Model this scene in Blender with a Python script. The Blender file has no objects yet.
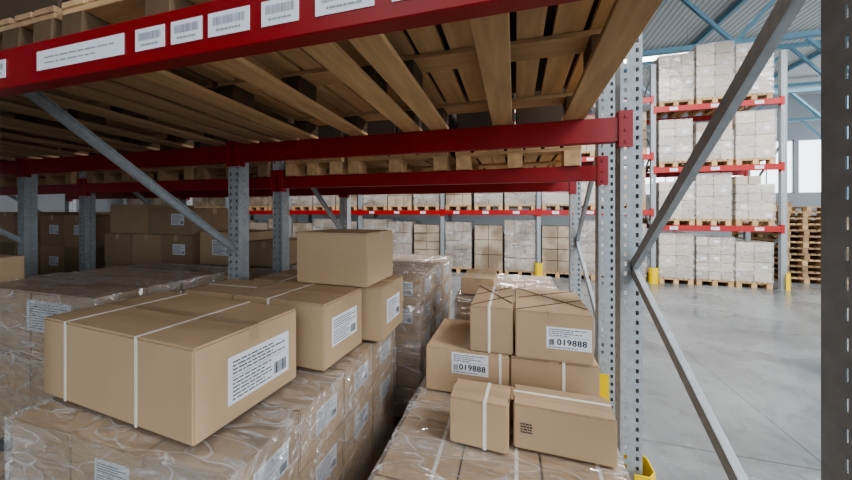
import bpy, math, random, bmesh
from mathutils import Vector, Matrix, noise
random.seed(7)
S=bpy.context.scene
COL=S.collection
try: S.view_settings.look='AgX - Medium High Contrast'
except Exception: pass

# ---------------------------------------------------------------- materials
def newmat(name):
    m=bpy.data.materials.new(name); m.use_nodes=True
    nt=m.node_tree
    return m,nt,nt.nodes['Principled BSDF']
def N(nt,t,**k):
    n=nt.nodes.new(t)
    for a,b in k.items(): setattr(n,a,b)
    return n
def simple(name,c,rough=.5,metal=0,var=.12,scale=8,bump=0,spec=.5,objvar=0,stretch=None):
    m,nt,b=newmat(name)
    tc=N(nt,'ShaderNodeTexCoord'); no=N(nt,'ShaderNodeTexNoise'); no.inputs['Scale'].default_value=scale
    no.inputs['Detail'].default_value=5
    src=tc.outputs['Object']
    if stretch:
        mp=N(nt,'ShaderNodeMapping'); mp.inputs['Scale'].default_value=stretch
        nt.links.new(src,mp.inputs[0]); src=mp.outputs[0]
    nt.links.new(src,no.inputs['Vector'])
    mix=N(nt,'ShaderNodeMix',data_type='RGBA')
    mix.inputs[6].default_value=(c[0]*(1-var),c[1]*(1-var),c[2]*(1-var),1)
    mix.inputs[7].default_value=(min(1,c[0]*(1+var)),min(1,c[1]*(1+var)),min(1,c[2]*(1+var)),1)
    nt.links.new(no.outputs[0],mix.inputs[0])
    out=mix.outputs[2]
    if objvar:
        oi=N(nt,'ShaderNodeObjectInfo'); mr=N(nt,'ShaderNodeMapRange')
        mr.inputs[3].default_value=1-objvar; mr.inputs[4].default_value=1+objvar
        nt.links.new(oi.outputs['Random'],mr.inputs[0])
        hs=N(nt,'ShaderNodeHueSaturation'); nt.links.new(mr.outputs[0],hs.inputs['Value'])
        nt.links.new(out,hs.inputs['Color']); out=hs.outputs[0]
    nt.links.new(out,b.inputs['Base Color'])
    b.inputs['Roughness'].default_value=rough; b.inputs['Metallic'].default_value=metal
    b.inputs['Specular IOR Level'].default_value=spec
    if bump:
        bp=N(nt,'ShaderNodeBump'); bp.inputs['Strength'].default_value=bump; bp.inputs['Distance'].default_value=.01
        nt.links.new(no.outputs[0],bp.inputs['Height']); nt.links.new(bp.outputs[0],b.inputs['Normal'])
    return m
M_card=simple('cardboard',(.49,.355,.228),.75,var=.07,scale=5,spec=.25,objvar=.09)
M_cardfar=simple('cardboard_pale',(.47,.395,.31),.8,var=.08,scale=4,spec=.2,objvar=.24)
M_carddk=simple('cardboard_brown',(.38,.275,.18),.8,var=.1,scale=4,spec=.2,objvar=.3)
M_cardshade=simple('cardboard_shaded',(.07,.05,.035),.8,var=.1,scale=4,spec=.2,objvar=.2)  # shade above the beams painted into the carton colour
M_tape=simple('packing_tape',(.45,.325,.205),.3,var=.05)
M_darkline=simple('flap_gap',(.08,.045,.025),.9,var=.1)
M_cord=simple('dark_cord',(.10,.055,.03),.7,var=.1)
M_strap=simple('white_strap',(.80,.78,.73),.35,var=.04)
M_white=simple('label_paper',(.76,.79,.84),.5,var=.02)
M_black=simple('label_ink',(.03,.03,.05),.6,var=.1)
M_grey=simple('label_ink_faded',(.34,.35,.40),.6,var=.1)
M_red=simple('red_beam_paint',(.27,.006,.009),.38,var=.2,scale=6)
M_orange=simple('far_red_beam_paint',(.38,.014,.013),.4,var=.1,scale=5)
M_galv=simple('galvanised_steel',(.34,.365,.38),.5,metal=.1,var=.28,scale=30)
M_wood=simple('pallet_wood',(.54,.36,.20),.75,var=.45,scale=3,spec=.2,objvar=.16,stretch=(7,.9,7),bump=.3)
M_woodx=simple('pallet_wood_cross',(.47,.31,.17),.75,var=.42,scale=3,spec=.2,objvar=.14,stretch=(.9,7,7),bump=.3)
M_wooddk=simple('dark_and_shaded_pallet_wood',(.33,.22,.13),.8,var=.4,scale=3,spec=.2,objvar=.2,stretch=(7,.9,7))  # darker wood for the piles; on raised pallets it paints in shade
M_woodblk=simple('shaded_pallet_block',(.12,.08,.05),.85,var=.4,scale=6,spec=.2,objvar=.2)  # shade between the raised pallet boards painted into the block colour
M_yellow=simple('yellow_guard_paint',(.80,.55,.01),.4,var=.08)
M_bluest=simple('pale_blue_steel',(.20,.38,.48),.5,var=.08)
M_wall=simple('wall_panel',(.46,.48,.50),.7,var=.04,scale=1)
M_frame=simple('window_frame_paint',(.55,.58,.6),.5,var=.04)

m,nt,b=newmat('stacked_carton_grid')
tc=N(nt,'ShaderNodeTexCoord'); vo=N(nt,'ShaderNodeTexNoise'); vo.inputs['Scale'].default_value=1.9; vo.inputs['Detail'].default_value=4
nt.links.new(tc.outputs['Object'],vo.inputs['Vector'])
cr=N(nt,'ShaderNodeValToRGB'); cr.color_ramp.elements[0].position=.40; cr.color_ramp.elements[1].position=.60
cr.color_ramp.elements[0].color=(.25,.185,.125,1); cr.color_ramp.elements[1].color=(.46,.375,.285,1)
nt.links.new(vo.outputs[0],cr.inputs[0]); nt.links.new(cr.outputs[0],b.inputs['Base Color']); b.inputs['Roughness'].default_value=.75
M_stuff=m

m,nt,b=newmat('polished_concrete')
tc=N(nt,'ShaderNodeTexCoord'); n1=N(nt,'ShaderNodeTexNoise'); n1.inputs['Scale'].default_value=.7; n1.inputs['Detail'].default_value=12; n1.inputs['Distortion'].default_value=.6
nt.links.new(tc.outputs['Object'],n1.inputs['Vector'])
cr=N(nt,'ShaderNodeValToRGB'); cr.color_ramp.elements[0].position=.36; cr.color_ramp.elements[1].position=.64
cr.color_ramp.elements[0].color=(.13,.137,.14,1); cr.color_ramp.elements[1].color=(.25,.26,.26,1)
nt.links.new(n1.outputs[0],cr.inputs[0])
br=N(nt,'ShaderNodeTexBrick'); br.offset=0; br.inputs['Scale'].default_value=1
br.inputs['Brick Width'].default_value=3.1; br.inputs['Row Height'].default_value=2.9; br.inputs['Mortar Size'].default_value=.007
br.inputs['Color1'].default_value=(1,1,1,1); br.inputs['Color2'].default_value=(.9,.9,.9,1); br.inputs['Mortar'].default_value=(.55,.55,.55,1)
nt.links.new(tc.outputs['Object'],br.inputs['Vector'])
mx=N(nt,'ShaderNodeMix',data_type='RGBA',blend_type='MULTIPLY'); mx.inputs[0].default_value=1
nt.links.new(cr.outputs[0],mx.inputs[6]); nt.links.new(br.outputs[0],mx.inputs[7])
n4=N(nt,'ShaderNodeTexNoise'); n4.inputs['Scale'].default_value=5; n4.inputs['Detail'].default_value=8; n4.inputs['Distortion'].default_value=1.5
nt.links.new(tc.outputs['Object'],n4.inputs['Vector'])
m4=N(nt,'ShaderNodeMapRange'); m4.inputs[1].default_value=.3; m4.inputs[2].default_value=.5; m4.inputs[3].default_value=.78; m4.inputs[4].default_value=1
nt.links.new(n4.outputs[0],m4.inputs[0])
hs=N(nt,'ShaderNodeHueSaturation'); nt.links.new(mx.outputs[2],hs.inputs['Color']); nt.links.new(m4.outputs[0],hs.inputs['Value'])
nt.links.new(hs.outputs[0],b.inputs['Base Color'])
mr=N(nt,'ShaderNodeMapRange'); mr.inputs[1].default_value=.35; mr.inputs[2].default_value=.65; mr.inputs[3].default_value=.12; mr.inputs[4].default_value=.36
nt.links.new(n1.outputs[0],mr.inputs[0]); nt.links.new(mr.outputs[0],b.inputs['Roughness'])
b.inputs['Specular IOR Level'].default_value=.6
M_floor=m
m,nt,b=newmat('corrugated_roof')
tc=N(nt,'ShaderNodeTexCoord'); wv=N(nt,'ShaderNodeTexWave'); wv.bands_direction='X'; wv.inputs['Scale'].default_value=1.6
nt.links.new(tc.outputs['Object'],wv.inputs['Vector'])
cr=N(nt,'ShaderNodeValToRGB'); cr.color_ramp.elements[0].color=(.42,.42,.41,1); cr.color_ramp.elements[1].color=(.75,.75,.73,1)
nt.links.new(wv.outputs[0],cr.inputs[0]); nt.links.new(cr.outputs[0],b.inputs['Base Color']); b.inputs['Roughness'].default_value=.6
M_roof=m
def wrapmat(name,haze,gloss,fres,scale,rough,vs,amp=.02,bs=.7,lo=.45,hi=.68,fold=1.6,fine=0):
    m=bpy.data.materials.new(name); m.use_nodes=True; nt=m.node_tree; nt.nodes.clear()
    out=N(nt,'ShaderNodeOutputMaterial'); tr=N(nt,'ShaderNodeBsdfTransparent'); df=N(nt,'ShaderNodeBsdfDiffuse'); gl=N(nt,'ShaderNodeBsdfGlossy')
    df.inputs[0].default_value=(.88,.88,.88,1); gl.inputs[0].default_value=(1,1,1,1); gl.inputs['Roughness'].default_value=rough
    tl=N(nt,'ShaderNodeBsdfTranslucent'); tl.inputs[0].default_value=(.85,.85,.85,1)
    dt=N(nt,'ShaderNodeMixShader'); dt.inputs[0].default_value=.25; nt.links.new(df.outputs[0],dt.inputs[1]); nt.links.new(tl.outputs[0],dt.inputs[2])
    tc=N(nt,'ShaderNodeTexCoord'); mp=N(nt,'ShaderNodeMapping'); mp.inputs['Scale'].default_value=scale; mp.inputs['Rotation'].default_value=(.5,.3,.6)
    nt.links.new(tc.outputs['Object'],mp.inputs[0])
    no=N(nt,'ShaderNodeTexNoise'); no.inputs['Scale'].default_value=2.0; no.inputs['Detail'].default_value=2; nt.links.new(mp.outputs[0],no.inputs['Vector'])
    mr=N(nt,'ShaderNodeMapRange'); mr.inputs[1].default_value=lo; mr.inputs[2].default_value=hi; mr.inputs[3].default_value=haze*.5; mr.inputs[4].default_value=haze*1.6
    nt.links.new(no.outputs[0],mr.inputs[0])
    wn=N(nt,'ShaderNodeTexNoise'); wn.inputs['Scale'].default_value=2.5; wn.inputs['Detail'].default_value=1; nt.links.new(mp.outputs[0],wn.inputs['Vector'])
    va=N(nt,'ShaderNodeVectorMath',operation='MULTIPLY_ADD'); va.inputs[1].default_value=(.6,.6,.6)
    nt.links.new(wn.outputs['Color'],va.inputs[0]); nt.links.new(mp.outputs[0],va.inputs[2])
    vo=N(nt,'ShaderNodeTexVoronoi',feature='F1'); vo.inputs['Scale'].default_value=vs; nt.links.new(va.outputs[0],vo.inputs['Vector'])
    ve=N(nt,'ShaderNodeTexVoronoi',feature='DISTANCE_TO_EDGE'); ve.inputs['Scale'].default_value=vs*.6; nt.links.new(va.outputs[0],ve.inputs['Vector'])
    m2=N(nt,'ShaderNodeMapRange'); m2.inputs[1].default_value=0; m2.inputs[2].default_value=.035; m2.inputs[3].default_value=haze*fold; m2.inputs[4].default_value=0
    nt.links.new(ve.outputs['Distance'],m2.inputs[0])
    ad=N(nt,'ShaderNodeMath',operation='ADD',use_clamp=True); nt.links.new(mr.outputs[0],ad.inputs[0]); nt.links.new(m2.outputs[0],ad.inputs[1])
    fac=ad.outputs[0]
    if fine:
        nf=N(nt,'ShaderNodeTexNoise'); nf.inputs['Scale'].default_value=9; nf.inputs['Detail'].default_value=6; nf.inputs['Roughness'].default_value=.7; nt.links.new(va.outputs[0],nf.inputs['Vector'])
        mf=N(nt,'ShaderNodeMapRange'); mf.inputs[1].default_value=.54; mf.inputs[2].default_value=.72; mf.inputs[3].default_value=0; mf.inputs[4].default_value=fine
        nt.links.new(nf.outputs[0],mf.inputs[0])
        a2=N(nt,'ShaderNodeMath',operation='ADD',use_clamp=True); nt.links.new(fac,a2.inputs[0]); nt.links.new(mf.outputs[0],a2.inputs[1]); fac=a2.outputs[0]
    bp=N(nt,'ShaderNodeBump'); bp.inputs['Strength'].default_value=bs; bp.inputs['Distance'].default_value=amp
    nt.links.new(vo.outputs['Distance'],bp.inputs['Height']); nt.links.new(bp.outputs[0],gl.inputs['Normal'])
    fr=N(nt,'ShaderNodeLayerWeight'); fr.inputs[0].default_value=.15
    g1=N(nt,'ShaderNodeMath',operation='MULTIPLY_ADD',use_clamp=True); g1.inputs[1].default_value=fres; g1.inputs[2].default_value=gloss; nt.links.new(fr.outputs['Fresnel'],g1.inputs[0])
    a=N(nt,'ShaderNodeMixShader'); nt.links.new(fac,a.inputs[0]); nt.links.new(tr.outputs[0],a.inputs[1]); nt.links.new(dt.outputs[0],a.inputs[2])
    c=N(nt,'ShaderNodeMixShader'); nt.links.new(g1.outputs[0],c.inputs[0]); nt.links.new(a.outputs[0],c.inputs[1]); nt.links.new(gl.outputs[0],c.inputs[2])
    nt.links.new(c.outputs[0],out.inputs[0]); return m
M_wrap=wrapmat('clear_stretch_film',.19,.17,.35,(1.0,3.2,3.2),.08,4.2,amp=.04,bs=1,fold=1.7,fine=.55)
M_wrapfar=wrapmat('hazy_stretch_film',.28,.05,.1,(1.5,1.5,3),.22,3.0,amp=.01,fine=.15,fold=1)
m,nt,b=newmat('fill_lamp_glow'); b.inputs['Emission Color'].default_value=(1,.98,.95,1); b.inputs['Emission Strength'].default_value=5
M_lamp=m

# ---------------------------------------------------------------- mesh helpers
class MB:
    def __init__(s): s.v=[]; s.f=[]; s.mi=[]
    def box(s,a,b,mi=0):
        o=len(s.v); (x0,y0,z0),(x1,y1,z1)=a,b
        s.v+=[(x0,y0,z0),(x1,y0,z0),(x1,y1,z0),(x0,y1,z0),(x0,y0,z1),(x1,y0,z1),(x1,y1,z1),(x0,y1,z1)]
        for f in [(0,3,2,1),(4,5,6,7),(0,1,5,4),(1,2,6,5),(2,3,7,6),(3,0,4,7)]:
            s.f.append(tuple(o+i for i in f)); s.mi.append(mi)
    def beam(s,p,q,w,h,mi=0,up=Vector((0,0,1))):
        p=Vector(p);q=Vector(q);d=(q-p).normalized()
        if abs(d.dot(up))>.99: up=Vector((1,0,0))
        a=d.cross(up).normalized()*w/2; b=a.cross(d).normalized()*h/2
        o=len(s.v)
        for c in(p,q):
            for t in(-a-b,a-b,a+b,-a+b): s.v.append(tuple(c+t))
        for f in [(0,1,2,3),(7,6,5,4),(0,4,5,1),(1,5,6,2),(2,6,7,3),(3,7,4,0)]:
            s.f.append(tuple(o+i for i in f)); s.mi.append(mi)
    def quad(s,*p,mi=0):
        o=len(s.v); s.v+=[tuple(t) for t in p]; s.f.append(tuple(range(o,o+len(p)))); s.mi.append(mi)
    def mesh(s,name,mats,bevel=0,seg=2):
        me=bpy.data.meshes.new(name); me.from_pydata(s.v,[],s.f)
        for m in mats: me.materials.append(m)
        for p,i in zip(me.polygons,s.mi): p.material_index=i
        if bevel:
            bm=bmesh.new(); bm.from_mesh(me)
            bmesh.ops.bevel(bm,geom=bm.edges[:],offset=bevel,segments=seg,affect='EDGES',clamp_overlap=True)
            bm.to_mesh(me); bm.free()
        me.update(); return me
def ob(name,me,loc=(0,0,0),rot=(0,0,0),parent=None,label=None,cat=None,group=None,kind=None):
    o=bpy.data.objects.new(name,me); o.location=loc; o.rotation_euler=rot
    COL.objects.link(o)
    if parent: o.parent=parent
    if label: o['label']=label
    if cat: o['category']=cat
    if group: o['group']=group
    if kind: o['kind']=kind
    return o
def text_mesh(txt,size):
    c=bpy.data.curves.new('t','FONT'); c.body=txt; c.size=size; c.align_x='CENTER'; c.align_y='CENTER'; c.offset=size*.008; c.space_character=1.12
    o=bpy.data.objects.new('t',c); COL.objects.link(o)
    bpy.context.view_layer.update()
    me=bpy.data.meshes.new_from_object(o.evaluated_get(bpy.context.evaluated_depsgraph_get()))
    bpy.data.objects.remove(o); return me
_lc={}
def label_meshes(w,h,kind):
    k=(round(w,3),round(h,3),kind)
    if k in _lc: return _lc[k]
    mb=MB(); mb.box((-w/2,-h/2,0),(w/2,h/2,.0012)); paper=mb.mesh('label_paper',[M_white])
    rnd=random.Random(len(kind)*17+int(w*1000))
    mb=MB(); z=.0018
    def rect(x0,y0,x1,y1): mb.quad((x0,y0,z),(x1,y0,z),(x1,y1,z),(x0,y1,z))
    def bars(x0,x1,y0,y1):
        x=x0
        while x<x1:
            b=rnd.choice([.6,.6,1.2,1.8])*w*.008; rect(x,y0,min(x+b,x1),y1); x+=b+rnd.choice([.6,.9,1.6])*w*.008
    def words(x0,x1,y,hh):
        x=x0
        while x<x1:
            l=rnd.uniform(.03,.12)*w; rect(x,y,min(x+l,x1),y+hh); x+=l+.015*w
    ink=M_black
    if kind=='beam':
        bars(-w*.38,w*.38,-h*.05,h*.30); words(-w*.3,w*.3,-h*.3,h*.09); ink=M_grey
    elif kind=='plain':
        words(-w*.4,w*.4,h*.08,h*.07); words(-w*.4,w*.2,-h*.2,h*.07); ink=M_grey
    elif kind=='fine':
        for i,y in enumerate((.36,.28,.20,.12)): words(-w*.44,w*(.42 if i%2 else .2),h*y,h*.028)
        rect(-w*.46,h*.06,w*.46,h*.068)
        for i,y in enumerate((-.02,-.10,-.18,-.26,-.34,-.42)): words(-w*.44,w*(.05 if i%3==1 else .18),h*y,h*.026)
        bars(w*.22,w*.44,-h*.4,-h*.12)
    else:
        words(-w*.44,w*.40,h*.38,h*.03); words(-w*.44,w*.10,h*.29,h*.03); words(-w*.44,w*.3,h*.20,h*.03); words(-w*.44,w*.0,h*.11,h*.03)
        rect(-w*.46,h*.055,w*.46,h*.063)
        bars(-w*.44,-w*.32,-h*.34,-h*.06)
        t=text_mesh('019888',h*.38)
        for k2,dx in enumerate((-.0007,0,.0007)):
            o=len(mb.v)
            for v in t.vertices: mb.v.append((v.co.x+w*.07+dx,v.co.y-h*.18,z+k2*.0001))
            for p in t.polygons: mb.f.append(tuple(o+i for i in p.vertices)); mb.mi.append(0)
        words(-w*.44,w*.2,-h*.43,h*.03)
    _lc[k]=(paper,mb.mesh('label_ink',[ink])); return _lc[k]
ROT={'front':(math.pi/2,0,0),'side':(math.pi/2,0,math.pi/2)}
def add_label(par,face,pos,w,h,kind='fine',name='shipping_label',tilt=0,prt=True):
    p,i=label_meshes(w,h,kind)
    e=ROT[face]
    R=Matrix.Rotation(e[2],4,'Z')@Matrix.Rotation(e[0],4,'X')@Matrix.Rotation(tilt,4,'Z')
    a=ob(name,p,pos,R.to_euler(),par); a['label']='white printed paper label'
    if prt: ob('label_print',i,(0,0,0),(0,0,0),a)
    return a

_cc={}
def carton_mesh(w,d,h,mat,near):
    k=(round(w,3),round(d,3),round(h,3),mat.name,near)
    if k in _cc: return _cc[k]
    if near:
        mb=MB(); mb.box((-w/2,-d/2,0),(w/2,d/2,h-.004))
        me=mb.mesh('carton',[mat,M_darkline],.006,2)
        bm=bmesh.new(); bm.from_mesh(me)
        def fl(x0,y0,x1,y1):
            vs=[bm.verts.new(c) for c in [(x0,y0,h-.005),(x1,y0,h-.005),(x1,y1,h-.005),(x0,y1,h-.005),(x0,y0,h),(x1,y0,h),(x1,y1,h),(x0,y1,h)]]
            for f in [(4,5,6,7),(0,1,5,4),(1,2,6,5),(2,3,7,6),(3,0,4,7)]: bm.faces.new([vs[i] for i in f])
        e=.004
        if w>=d: fl(-w/2+e,-d/2+e,w/2-e,-.002); fl(-w/2+e,.002,w/2-e,d/2-e)
        else: fl(-w/2+e,-d/2+e,-.002,d/2-e); fl(.002,-d/2+e,w/2-e,d/2-e)
        bm.to_mesh(me); bm.free()
        for p in me.polygons:
            if abs(p.center.z-(h-.004))<.0005 and p.area>.01: p.material_index=1
    else:
        mb=MB(); mb.box((-w/2,-d/2,0),(w/2,d/2,h)); me=mb.mesh('carton',[mat],.008,1)
    _cc[k]=me; return me
_tc={}
def tape_mesh(w,d,h):
    k=(round(w,3),round(d,3),round(h,3))
    if k in _tc: return _tc[k]
    mb=MB(); t=.024; e=.0008; dr=min(.06,h*.25)
    if w>=d:
        mb.box((-w/2-e,-t,h),(w/2+e,t,h+e)); mb.box((-w/2-e,-t,h-dr),(-w/2,t,h)); mb.box((w/2,-t,h-dr),(w/2+e,t,h))
    else:
        mb.box((-t,-d/2-e,h),(t,d/2+e,h+e)); mb.box((-t,-d/2-e,h-dr),(t,-d/2,h)); mb.box((-t,d/2,h-dr),(t,d/2+e,h))
    _tc[k]=mb.mesh('tape',[M_tape]); return _tc[k]
def strap_mesh(w,d,h,axis,pos,t=.015):
    mb=MB(); e=.0016; t/=2
    if axis=='y':
        x0,x1=pos-t,pos+t
        mb.box((x0,-d/2-e,0),(x1,-d/2,h+e)); mb.box((x0,d/2,0),(x1,d/2+e,h+e)); mb.box((x0,-d/2,h),(x1,d/2,h+e))
    else:
        y0,y1=pos-t,pos+t
        mb.box((-w/2-e,y0,0),(-w/2,y1,h+e)); mb.box((w/2,y0,0),(w/2+e,y1,h+e)); mb.box((-w/2,y0,h),(w/2,y1,h+e))
    return mb.mesh('strap',[M_strap])
G_near='cartons stacked on the floor pallets'
def carton(x0,x1,y0,y1,z0,z1,rot=0,labels=(),straps=(),mat=None,near=True,tape=True,label='plain brown cardboard carton on a pallet stack',group=G_near,cords=()):
    mat=mat or M_card
    w,d,h=x1-x0,y1-y0,z1-z0
    o=ob('carton',carton_mesh(w,d,h,mat,near),((x0+x1)/2,(y0+y1)/2,z0),(0,0,rot),label=label,cat='cardboard box',group=group)
    if tape and near: ob('tape',tape_mesh(w,d,h),parent=o)
    for ax,p in straps:
        s=ob('strap',strap_mesh(w,d,h,ax,p),parent=o); s['label']='white plastic packing strap'
    for (a,b_) in cords:
        mb=MB(); mb.beam((a[0]*w/2,a[1]*d/2,h+.002),(b_[0]*w/2,b_[1]*d/2,h+.002),.007,.002)
        s=ob('cord',mb.mesh('cord',[M_cord]),parent=o); s['label']='thin dark cord crossing the box top'
    for L in labels:
        face,u,z,lw,lh=L[:5]; kd=L[5] if len(L)>5 else 'fine'
        if face=='front': pos=(u,-d/2-.0005,z)
        elif face=='side': pos=(w/2+.0005,u,z)
        add_label(o,face,pos,lw,lh,kd)
    return o
def wrap(x0,x1,y0,y1,z0,z1,far=False,label=None,amp=.014,top=True):
    w,d=x1-x0,y1-y0; cx,cy=(x0+x1)/2,(y0+y1)/2
    e=.009; hw,hd=w/2+e,d/2+e; n=1 if far else 26; nz=1 if far else max(6,int((z1-z0)/.03))
    if far: e=.008
    mb=MB(); ring=[]
    for a,b in(((-hw,-hd),(hw,-hd)),((hw,-hd),(hw,hd)),((hw,hd),(-hw,hd)),((-hw,hd),(-hw,-hd))):
        for i in range(n):
            t=i/n; ring.append((a[0]+(b[0]-a[0])*t,a[1]+(b[1]-a[1])*t))
    R=len(ring); H=z1-z0+.006
    for j in range(nz+1):
        z=H*j/nz
        for (x,y) in ring:
            k=0
            if not far: k=abs(noise.noise(Vector((x*6+cx*9,y*6+cy*9,z*14+x*4))))*amp
            L=math.hypot(x,y); mb.v.append((x+x/L*k,y+y/L*k,z))
    for j in range(nz):
        for i in range(R):
            mb.f.append((j*R+i,j*R+(i+1)%R,(j+1)*R+(i+1)%R,(j+1)*R+i)); mb.mi.append(0)
    if top:
        mb.f.append(tuple(nz*R+i for i in range(R))); mb.mi.append(0)
    me=mb.mesh('stretch_wrap',[M_wrapfar if far else M_wrap])
    return ob('stretch_wrap',me,(cx,cy,z0),label=label or 'clear plastic film wound around stacked cartons',cat='plastic wrap',
       group='stretch film around pallet loads')
_pc={}
def pallet(xc,yc,z,w=.8,d=1.2,detail=False,group='wooden pallets in the racks',label='wooden shipping pallet carrying cartons',tilt=0,dark=False):
    k=(round(w,2),round(d,2),detail,dark)
    if k not in _pc:
        rt=.022; bh=.078; ct=.02; tt=.022; rr=random.Random(int(w*100))
        A,B=(M_wooddk,M_wooddk) if dark else (M_wood,M_woodx)
        xs=[-w/2+.055,0,w/2-.055]
        run=MB(); run.box((-.055,-d/2,0),(.055,d/2,rt)); 
        blk=MB(); blk.box((-.05,-.065,0),(.05,.065,bh))
        top=MB(); 
        for yy in(-d/2+.065,0,d/2-.065): top.box((-w/2,yy-.062,rt+bh),(w/2,yy+.062,rt+bh+ct),1)
        nb=7 if w>.6 else 4; bw=w/nb
        for i in range(nb):
            x=-w/2+i*bw; a=0 if i==0 else rr.uniform(.003,.018); c=0 if i==nb-1 else rr.uniform(.003,.018)
            top.box((x+a,-d/2,rt+bh+ct),(x+bw-c,d/2,rt+bh+ct+tt),0)
        if detail:
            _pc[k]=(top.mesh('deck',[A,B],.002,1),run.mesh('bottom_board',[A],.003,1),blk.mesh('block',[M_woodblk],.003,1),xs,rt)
        else:
            for x in xs:
                top.box((x-.05,-d/2,0),(x+.05,d/2,rt),0)
                for yy in(-d/2+.065,0,d/2-.065): top.box((x-.05,yy-.065,rt),(x+.05,yy+.065,rt+bh),0)
            _pc[k]=(top.mesh('pallet',[A,B]),)
    P=_pc[k]
    o=ob('pallet',P[0],(xc,yc,z),(tilt,0,0),label=label,cat='pallet',group=group)
    if detail:
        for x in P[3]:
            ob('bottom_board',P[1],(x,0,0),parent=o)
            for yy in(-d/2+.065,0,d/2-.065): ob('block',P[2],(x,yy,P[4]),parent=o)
    return o
PH=.142
def post_mesh(H):
    prof=[(-.028,.045),(-.05,.045),(-.05,-.045),(.05,-.045),(.05,.045),(.028,.045)]
    cols=[]
    def seg(a,b,br,holes):
        for i in range(len(br)-1):
            p=tuple(a[k]+(b[k]-a[k])*br[i] for k in(0,1)); q=tuple(a[k]+(b[k]-a[k])*br[i+1] for k in(0,1))
            cols.append((p,q,i in holes))
    seg(prof[0],prof[1],[0,1],()); seg(prof[1],prof[2],[0,.48,.54,1],(1,)); seg(prof[2],prof[3],[0,.16,.30,.70,.84,1],(1,3))
    seg(prof[3],prof[4],[0,.46,.52,1],(1,)); seg(prof[4],prof[5],[0,1],())
    mb=MB(); pitch=.05; n=int(H/pitch)
    for r in range(n):
        z0=r*pitch; zs=[z0,z0+.014,z0+.036,z0+pitch]
        for p,q,hl in cols:
            for i in range(3):
                if hl and i==1: continue
                mb.quad((*p,zs[i]),(*q,zs[i]),(*q,zs[i+1]),(*p,zs[i+1]))
    me=mb.mesh('post',[M_galv])
    bm=bmesh.new(); bm.from_mesh(me); bmesh.ops.remove_doubles(bm,verts=bm.verts[:],dist=.0003)
    bmesh.ops.recalc_face_normals(bm,faces=bm.faces[:])
    bmesh.ops.solidify(bm,geom=bm.faces[:],thickness=.0025); bmesh.ops.recalc_face_normals(bm,faces=bm.faces[:]); bm.to_mesh(me); bm.free(); return me
POSTS={}
def beam_mesh(L,mat,bh=.13):
    pr=[(0,0),(0,bh),(.032,bh),(.032,bh-.03),(.048,bh-.03),(.048,0)]
    mb=MB(); n=len(pr)
    for x in(0,L):
        for y,z in pr: mb.v.append((x,y,z))
    mb.f.append(tuple(range(n))); mb.f.append(tuple(reversed(range(n,2*n)))); mb.mi+=[0,0]
    for i in range(n):
        j=(i+1)%n; mb.f.append((i,i+n,j+n,j)); mb.mi.append(0)
    return mb.mesh('beam',[mat],.003,1)
def conn_mesh(mat,side,fo):
    mb=MB(); s=side
    a,b=sorted((0,.06*s)); mb.box((a,-.004,-.03),(b,.0,.16)); 
    a,b=sorted((-.006*s,0)); mb.box((a,-.004,-.03),(b,.05+fo,.16))
    for z in(-.01,.05,.12):
        a,b=sorted((.02*s,.036*s)); mb.box((a,-.008,z),(b,-.004,z+.014))
    return mb.mesh('beam_connector',[mat],.001,1)
_bm={}
def rack(xs,yf,yb,levels,H,mat,label,labels=None,nodes=None,front_out=0,front_up=0,auto=False,bh=.13,skip=()):
    root=ob('pallet_rack',None,(xs[0],yf,0),label=label,cat='storage rack',group='pallet racks')
    if H not in POSTS: POSTS[H]=post_mesh(H)
    plate=MB(); plate.box((-.07,-.07,0),(.07,.07,.006)); pm=plate.mesh('foot_plate',[M_galv])
    D=yb-yf
    for xi,x in enumerate(xs):
        for y in(0,D):
            ob('post',POSTS[H],(x-xs[0],y,.006),(0,0,0),root); ob('foot_plate',pm,(x-xs[0],y,0),(0,0,0),root)
        zs=nodes or [.2,.78,1.41,2.3,2.95,3.6]
        zz=[z for z in zs if z<H-.05]
        for i in range(len(zz)-1):
            if (xi,i) in skip: continue
            b0=(i%2==0); ya=D-.03 if b0 else .03; yb_=.03 if b0 else D-.03
            mb=MB(); 
            p=Vector((0,ya,zz[i])); q=Vector((0,yb_,zz[i+1])); dd=(q-p).normalized(); nrm=Vector((1,0,0)).cross(dd)
            mb.beam(p,q,.045,.003,up=Vector((1,0,0)))
            for sg in(-1,1):
                off=nrm*.021*sg+Vector((.012,0,0)); mb.beam(p+off,q+off,.003,.024,up=Vector((1,0,0)))
            ob('brace',mb.mesh('brace',[M_galv]),(x-xs[0],0,0),(0,0,0),root)
    for bi in range(len(xs)-1):
        L=xs[bi+1]-xs[bi]-.11
        for z in levels[bi]:
            for fr in(0,1):
                fo=front_out if fr==0 else 0
                key=(round(L,3),mat.name,fo,bh)
                if key not in _bm: _bm[key]=(beam_mesh(L,mat,bh),conn_mesh(mat,-1,fo),conn_mesh(mat,1,fo))
                B=_bm[key]
                y=-.05-fo if fr==0 else D-.047
                b=ob('beam',B[0],(xs[bi]-xs[0]+.055,y,z+(front_up if fr==0 else 0)),(0,0,0),root)
                b['label']='red painted steel load beam'
                dy=0 if fr==0 else -.004
                ob('beam_connector',B[1],(0,dy,0),(0,0,0),b); ob('beam_connector',B[2],(L,dy,0),(0,0,0),b)
                if labels and fr==0:
                    for(lb,xa,xb) in labels:
                        if lb==bi and z==levels[bi][0]:
                            x0=xs[bi]+.055
                            add_label(b,'front',((xa+xb)/2-x0,-.0008,.065),xb-xa,.06,'beam' if xb-xa<.3 else 'plain','beam_label')
                if auto and fr==0 and bi>=auto:
                    for i in range(3):
                        add_label(b,'front',(.35+i*.8,-.0008,.065),.16,.07,'beam','beam_label')
    return root

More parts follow.
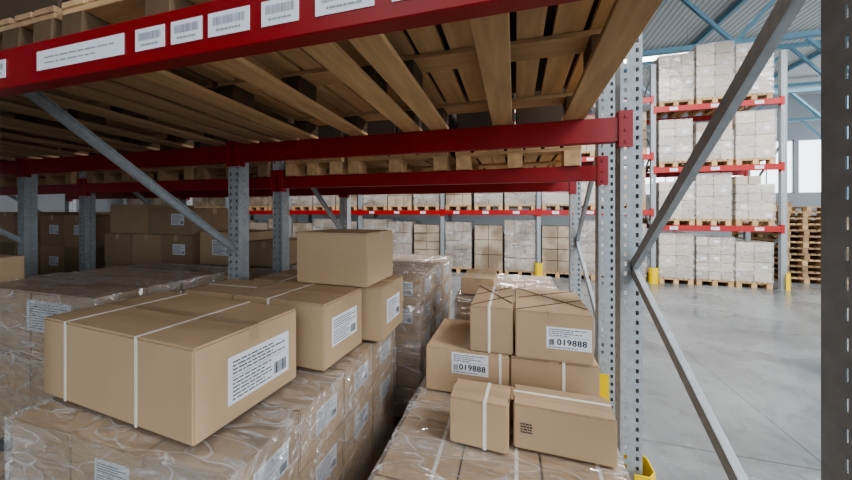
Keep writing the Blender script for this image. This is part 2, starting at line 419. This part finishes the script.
# ---------------------------------------------------------------- room
def slab(name,a,b,mat,kind='structure',label=None):
    mb=MB(); c=[(a[i]+b[i])/2 for i in range(3)]
    mb.box([a[i]-c[i] for i in range(3)],[b[i]-c[i] for i in range(3)]); o=ob(name,mb.mesh(name,[mat]),c,kind=kind)
    o['label']=label or name.replace('_',' '); o['category']=name.split('_')[0]; return o
slab('floor',(-16,-7,-.2),(20,24,0),M_floor,label='grey polished concrete warehouse floor with joints')
slab('ceiling',(-16,-7,8.6),(20,24,8.8),M_roof,label='corrugated metal warehouse roof')
slab('wall_left',(-16.2,-7,0),(-16,24,8.6),M_wall,label='pale warehouse wall panels')
slab('wall_front',(-16,-7.2,0),(1.5,-7,8.6),M_wall,label='pale unseen warehouse wall, gateway beside it left open to admit daylight')  # unseen wall added to cut flat light; open side lets daylight in
mb=MB(); Y0,Y1=24,24.2
mb.box((-16,Y0,0),(20,Y1,2.8)); mb.box((-16,Y0,6.0),(20,Y1,8.6)); mb.box((-16,Y0,2.8),(4,Y1,6.0))
for x in range(4,20,4): mb.box((x,Y0,2.8),(x+.2,Y1,6.0))
ob('wall_back',mb.mesh('wall_back',[M_wall]),kind='structure',label='pale warehouse end wall with window strip')['category']='wall'
n=1
for x in range(4,20,4):
    mb=MB(); 
    for z in(2.8,5.94): mb.box((x+.2,Y0+.05,z),(x+4,Y0+.12,z+.06))
    for i in range(4): mb.box((x+.2+i*1.25,Y0+.05,2.8),(x+.24+i*1.25,Y0+.12,6.0))
    ob('window_%d'%n,mb.mesh('window',[M_frame]),kind='structure',label='high warehouse window with grey frame')['category']='window'; n+=1
mb=MB(); mb.box((20,-7,0),(20.2,24,2.4)); mb.box((20,-7,6.4),(20.2,24,8.6))
for y in range(-7,24,5): mb.box((20,y,2.4),(20.2,y+.5,6.4))
ob('wall_right',mb.mesh('wall_right',[M_wall]),kind='structure',label='pale warehouse side wall with windows')['category']='wall'

def truss(y,zlo=6.5,zhi=8.3,x0=-15,x1=19.5):
    mb=MB(); mb.beam((x0,0,zlo),(x1,0,zlo),.14,.14); mb.beam((x0,0,zhi),(x1,0,zhi),.16,.16)
    x=x0; up=True
    while x<x1-1.4:
        a=(x,0,zlo if up else zhi); b=(x+1.5,0,zhi if up else zlo); mb.beam(a,b,.09,.09); up=not up; x+=1.5
    ob('roof_truss',mb.mesh('roof_truss',[M_bluest]),(0,y,0),label='pale blue steel roof truss under the roof',cat='roof truss',group='roof trusses')
for y in(6,11,16,21): truss(y)
for x in(1.5,7,12.5):
    mb=MB(); mb.beam((0,-6.5,0),(0,23.5,0),.1,.18)
    ob('purlin',mb.mesh('purlin',[M_bluest]),(x,0,8.48),label='long pale blue steel purlin under the roof',cat='roof beam',group='purlins')
def column(x,y):
    mb=MB(); mb.box((-.13,-.13,0),(.13,-.11,6.4)); mb.box((-.13,.11,0),(.13,.13,6.4)); mb.box((-.01,-.11,0),(.01,.11,6.4)); mb.box((-.2,-.2,0),(.2,.2,.02))
    mb.beam((0,0,4.6),(1.6,0,6.4),.08,.08); mb.beam((0,0,4.6),(-1.6,0,6.4),.08,.08)
    ob('steel_column',mb.mesh('steel_column',[M_bluest]),(x,y,0),label='pale blue steel building column with knee braces',cat='column',group='building columns')
for x,y in((12.2,16),(15.9,21),(9.2,11)): column(x,y)
def lamp(x,y,z,sx,sy,e):  # hanging lamps added to brighten the racks and hall
    mb=MB(); mb.box((-sx/2,-sy/2,0),(sx/2,sy/2,.08)); h=ob('added_fill_lamp',mb.mesh('added_fill_lamp',[M_frame]),(x,y,z),label='long rectangular hanging lamp added to light the hall',cat='lamp',group='added fill lamps')
    mb=MB(); mb.box((-sx/2+.05,-sy/2+.05,-.02),(sx/2-.05,sy/2-.05,0)); ob('diffuser',mb.mesh('diffuser',[M_lamp]),parent=h)
    for k in(-1,1):
        c=MB(); c.box((-.005,-.005,.08),(.005,.005,8.6-z)); ob('cable',c.mesh('cable',[M_galv]),(k*sx*.4,0,0),parent=h)
    L=bpy.data.lights.new('fill_light','AREA'); L.shape='RECTANGLE'; L.size=sx; L.size_y=sy; L.energy=e; L.color=(.97,.98,1)
    lo=bpy.data.objects.new('fill_light',L); lo.location=(0,0,-.04); COL.objects.link(lo); lo.parent=h
for x,y,e in((-6,6,150),(-1,6,200),(3.5,5.5,270),(8.5,6,340),(5,14,300),(12,13,300),(-4,14,100)):
    lamp(x,y,6.0 if y<8 else 7.6,3.0,.5,e)
lamp(4.5,0,6.0,3,.6,400); lamp(-2,-4.5,6.0,3,.6,60)

# ---------------------------------------------------------------- racks
XG=[-7.14,-4.57,-2.0,.577]
ZB=2.065; UP=.042; ZB2=1.905
bl=[(2,-1.71,-1.61),(2,-1.445,-1.055),(2,-1.01,-.90),(2,-.877,-.77),(2,-.75,-.62),(2,-.585,-.48),(2,-.436,-.29),(2,-.25,-.15)]
rack(XG,.69,1.895,[[ZB]]*3,3.4,M_red,'near grey and red steel pallet rack run',labels=bl,front_out=.02,front_up=UP,skip=((2,1),(1,1)))
rack(XG,2.34,3.44,[[ZB2]]*3,3.4,M_red,'second grey and red pallet rack back to back',bh=.10)
XC=[-14.82,-12.25,-9.683,-7.114,-4.545,-1.976,.593,3.162,5.60]
rack(XC,8.7,9.8,[[1.62,2.95,4.3]]*7+[[1.26,2.62,4.05]],5.2,M_orange,'tall red-beamed pallet rack across the aisle',nodes=[.2,1.2,2.2,3.2,4.2,5.1],auto=4)

def guard_mesh(h):
    gm=MB()
    pts=[(-.02,-.09),(.05,-.09),(.085,-.05),(.085,.05),(.05,.09),(-.02,.09)]
    for i in range(5):
        p,q=pts[i],pts[i+1]; gm.quad((*p,0),(*q,0),(*q,h),(*p,h))
    me=gm.mesh('column_guard',[M_yellow])
    bm=bmesh.new(); bm.from_mesh(me); bmesh.ops.remove_doubles(bm,verts=bm.verts[:],dist=.001); bmesh.ops.solidify(bm,geom=bm.faces[:],thickness=.006)
    bm.to_mesh(me); bm.free(); return me
gme=guard_mesh(.38); gtall=guard_mesh(.66)
for x,y in((.577,.69),(.577,1.895),(.577,3.44),(5.6,8.7),(5.6,9.8)):
    ob('column_guard',gme,(x+.02,y,0),label='yellow steel guard around the rack post foot',cat='column guard',group='yellow post guards')
ob('column_guard',gtall,(.577-.02,2.34,0),(0,0,math.pi),label='tall yellow steel guard around the rack post foot',cat='column guard',group='yellow post guards')
for x in (-1.976,.593,3.162):
    ob('column_guard',gme,(x,8.7-.02,0),(0,0,-math.pi/2),label='yellow steel guard around the rack post foot',cat='column guard',group='yellow post guards')

# ---------------------------------------------------------------- loads on the raised beams
def upper(xa,xb,yf,yb,detail,up=0,zb=ZB,dark=False,bh=.13):
    ZT=zb+bh
    yc=(yf+yb)/2; tl=-up/1.2
    pallet((xa+xb)/2,yc,ZT+up/2+.002,xb-xa,1.24,detail,label='worn wooden pallet resting across the red rack beams',tilt=tl,dark=dark)
    n=2 if xb-xa>.6 else 1; w=(xb-xa)/n
    for i in range(n):
        carton(xa+i*w+.004,xa+(i+1)*w-.004,yc-.6,yc+.6,ZT+PH+up,ZT+PH+.40+up,mat=M_cardshade,near=False,label='carton on a raised rack pallet, coloured dark as if shaded',group='cartons on the raised pallets')
upper(-.50,.36,.66,1.895,True,UP)
upper(-1.42,-.56,.66,1.895,True,UP); upper(-1.92,-1.46,.66,1.895,True,UP,dark=True)
for(a,b) in((-2.92,-2.08),(-3.8,-2.96)): upper(a,b,.66,1.895,True,UP,dark=True)
for(a,b) in((-.42,.42),(-1.3,-.48),(-1.9,-1.36)): upper(a,b,2.34,3.44,False,zb=ZB2,bh=.1)
for(a,b) in((-2.9,-2.08),(-3.75,-2.95),(-4.45,-3.8),(-5.5,-4.7),(-6.4,-5.6)): upper(a,b,2.34,3.44,False,zb=ZB2,dark=True,bh=.1)
for(a,b) in((-4.45,-3.84),(-5.5,-4.68),(-6.4,-5.55)): upper(a,b,.66,1.895,False,UP,dark=True)

# ---------------------------------------------------------------- floor stacks
def stack(x0,x1,y0,y1,z1,nx,ny,nz,mat=None,near=True,do_wrap=True,far=False,z0=0,group=G_near,rows=None,labels=True,label=None,vis='right',lp=.35,stuff=None,straps=False,ragged=False):
    pallet((x0+x1)/2,(y0+y1)/2,z0,x1-x0,y1-y0,False,group='wooden pallets under the loads')
    zb=z0+PH; h=(z1-zb)/nz; w=(x1-x0)/nx; d=(y1-y0)/ny; res={}
    skip=random.randrange(nx) if ragged else None
    for k in range(nz):
        for j in range(ny):
            if rows and j>=rows: continue
            for i in range(nx):
                edge=(i==nx-1) if vis=='right' else (i==0)
                if j>0 and not edge and k<nz-1: continue
                if ragged and k==nz-1 and i==skip: continue
                g=.003 if near else .005
                if stuff is not None:
                    q=random.uniform(0,.04)
                    stuff.box((x0+i*w+g,y0+j*d+g+q,zb+k*h),(x0+(i+1)*w-g,y0+(j+1)*d-g,zb+(k+1)*h-.014)); continue
                L=[]
                if labels and near and i==nx-1 and k!=0 and vis=='right': L.append(('side',.02,h*.5,.17,.11))
                if labels and near and j==0 and random.random()<lp : L.append(('front',.04,h*.55,.17,.11))
                jx,jy=(random.uniform(-.002,.002),random.uniform(-.002,.002)) if near else (0,random.choice([0,0,.008,.015]))
                res[(i,j,k)]=carton(x0+i*w+g+jx,x0+(i+1)*w-g+jx,y0+j*d+g+jy,y0+(j+1)*d-g+jy,zb+k*h,zb+(k+1)*h-(.001 if near else .009),labels=L,mat=mat,near=near,group=group,tape=(k==nz-1),
                       straps=[('y',w*.2)] if (straps and k==nz-1) else [],
                       label=label or 'brown carton inside a film-wrapped pallet stack')
                if not near and lp>1 and random.random()<.2:
                    add_label(res[(i,j,k)],'front',(.02,-(d-2*g)/2-.001,h*.5),.10,.07,'fine',prt=False)
    if do_wrap: wrap(x0,x1,y0,y1,zb,z1-(h if ragged else 0),far=far)
    return res
stack(-1.92,-.84,.75,2.12,.89,3,4,3)
ZL=.908
carton(-1.97,-1.02,.835,1.315,ZL,1.24,rot=-.07,labels=[('side',.035,.155,.30,.18)],straps=[('y',-.30),('y',.17)],label='large long carton with two white straps and label')
carton(-1.50,-.90,1.375,1.745,ZL,1.24,rot=-.05,labels=[('side',0,.17,.24,.15)],straps=[('y',-.05)],label='strapped carton with white address label on its side')
carton(-1.90,-1.53,1.41,1.74,ZL,1.235,straps=[('x',.0)],label='brown carton with one white strap')
carton(-1.25,-.78,1.765,2.15,ZL,1.24,labels=[('side',0,.16,.22,.15)],label='carton with white label supporting another box')
carton(-1.75,-1.27,1.765,2.12,ZL,1.235,straps=[('y',0)],label='brown carton with one white strap')
carton(-1.36,-.85,1.73,2.12,1.244,1.57,rot=-.03,labels=[],label='single brown carton sitting on top of the stack')
stack(-1.80,-.70,2.30,3.5,1.20,3,3,5)
# right near stack
stack(-.55,.43,.80,2.30,.635,3,4,2,vis='left',straps=True)
ZR=.648
def printmark(par,x,z,d):
    mb=MB()
    r=random.Random(3)
    for i in range(4):
        xx=-.025
        while xx<.025:
            l=r.uniform(.004,.014); mb.quad((xx,0,i*.012),(min(xx+l,.025),0,i*.012),(min(xx+l,.025),0,i*.012+.007),(xx,0,i*.012+.007)); xx+=l+.003
    o=ob('printed_mark',mb.mesh('printed_mark',[M_black]),(x,-d/2-.0012,z),parent=par); o['label']='small dark printed mark'
carton(-.285,-.025,1.41,1.575,ZR,.858,rot=-.06,straps=[('y',.03)],label='small strapped carton standing slightly askew')
c=carton(-.005,.405,1.455,1.625,ZR,.845,rot=-.02,straps=[('x',0.02)],label='low carton with printed mark lying on wrapped stack')
printmark(c,-.15,.075,.17)
carton(-.245,.41,1.645,1.780,ZR,.75,rot=0,label='flat brown carton tucked behind the small boxes')
carton(-.51,-.03,1.80,2.30,ZR,.905,straps=[('y',.19)],label='carton with white label numbered 019888 and strap',labels=[('front',.02,.180,.21,.12,'ship')])
carton(-.025,.42,1.80,2.30,ZR,.905,straps=[('y',.05)],label='brown carton with white strap')
X1=[((-.95,-.95),(.95,.1)),((.95,-.6),(-.95,.95)),((-.9,.0),(.9,.95))]
carton(-.25,-.01,1.80,2.31,.908,1.165,straps=[('y',-.01)],cords=X1,label='long carton with crossed cords and white strap')
carton(.0,.39,1.79,2.31,.908,1.165,labels=[('front',.075,.125,.22,.115,'ship')],cords=X1,label='long carton with crossed cords and label 019888')
stack(-.45,.35,2.46,3.5,1.02,3,3,4,vis='left')
carton(-.42,-.16,2.52,2.95,1.04,1.17,label='low brown carton on a wrapped stack')
# next bay to the left
r=stack(-3.16,-2.1,1.10,2.0,1.25,2,2,3,lp=0)
add_label(r[(1,0,2)],'front',(-.10,-.2245,.24),.38,.17)
stack(-4.35,-3.25,1.0,2.0,1.10,3,3,3,lp=.5)
carton(-4.1,-3.65,1.1,1.5,1.118,1.36,labels=[('front',.02,.12,.24,.15)],label='brown carton with white label on a wrapped stack')
r=stack(-4.45,-3.15,2.42,3.5,1.46,3,2,4,mat=M_carddk,do_wrap=False,lp=.5)
for i in range(2): carton(-4.40+i*.62,-3.80+i*.62,2.45,2.95,1.461,1.78-.04*i,mat=M_carddk,labels=[('front',.1,.16,.18,.12)] if i else [],label='dark brown carton on top of a stack')
stack(-5.6,-4.7,2.42,3.5,1.66,2,2,4,mat=M_carddk,do_wrap=False,lp=.5)
r=stack(-3.05,-2.1,2.42,3.5,1.17,2,2,3,do_wrap=True,lp=0)
carton(-3.02,-2.50,2.40,2.95,1.182,1.50,labels=[('front',.02,.17,.24,.15)],label='brown carton with clear white label on front')
carton(-2.47,-2.12,2.45,2.95,1.182,1.42,mat=M_carddk,label='dark brown carton on top of a stack')
stack(-6.9,-5.75,2.42,3.5,1.7,3,2,4,mat=M_carddk,do_wrap=False)
stack(-5.9,-4.7,.85,2.0,1.2,3,2,3,do_wrap=True,far=True)

GF='cartons in the rack across the aisle'
ST=MB()
def farload(x,w,z,h,nx,nz,wr=True,y0=8.72,stuff=None,ragged=False):
    stack(x,x+w,y0,y0+1.05,z+PH+h,nx,2,nz,mat=M_cardfar,near=False,do_wrap=wr,far=True,z0=z,group=GF,rows=1,labels=False,label='pale film-wrapped carton in the rack across the aisle',stuff=stuff,ragged=ragged,lp=2)
for lv,z in enumerate((0,1.39,2.75,4.18)):
    for i in range(3):
        farload(3.30+i*.745,[.69,.71,.66][(i+lv)%3],z,[1.06,.88,.98][(i*2+lv)%3] if lv<3 else [1.1,1.25,1.15][i],3 if (i+lv)%2 else 2,[4,4,5][(i*2+lv)%3],ragged=(i==1 and lv==2) or (i==2 and lv==1))
for bay in range(7):
    xb=XC[bay]+.08
    for lv,z in enumerate((0,1.75)):
        for i in range(3):
            farload(xb+i*.815,[.76,.78,.73][(i+bay)%3],z,[1.20,1.34,1.27][(i+bay+lv)%3] if lv==0 else [.98,.85,.92][(i+bay)%3],2+(i+bay)%2,[4,3,5][(i*2+bay)%3] if lv==0 else 3,bay>=3 and (i+bay+lv)%3!=0,stuff=ST)
    for i in range(3): farload(xb+i*.81,.76,3.08,.9,3,4,False,stuff=ST)
    for lv,z in enumerate((0,1.75,3.08)):
        for i in range(2):
            ST.box((xb+i*1.25,10.3,z+.1),(xb+i*1.25+1.15,11.3,z+1.0+.1*((i+bay)%2)))
ob('stacked_cartons',ST.mesh('stacked_cartons',[M_stuff]),kind='stuff',label='many pale cartons filling the distant rack bays',cat='cardboard boxes')

for x,y,nn in((6.62,10.2,12),(7.5,10.35,11),(7.35,12.3,14),(8.4,12.2,13)):
    for k in range(nn):
        pallet(x+random.uniform(-.02,.02),y+random.uniform(-.02,.02),k*(PH+.0005),.8,1.2,False,group='empty stacked pallets',label='empty wooden pallet in a tall pile',dark=(k%3!=0))

# ---------------------------------------------------------------- world + camera
w=bpy.data.worlds.new('World'); S.world=w; w.use_nodes=True
bg=w.node_tree.nodes['Background']; bg.inputs[0].default_value=(.86,.93,1,1); bg.inputs[1].default_value=3.0
cd=bpy.data.cameras.new('Camera'); cd.sensor_width=36; cd.lens=13.3; cd.clip_start=.02; cd.shift_y=-.033
co=bpy.data.objects.new('Camera',cd); COL.objects.link(co); co.location=(0,0,1.7)
co.rotation_euler=(math.radians(90),0,math.radians(15.8)); S.camera=co
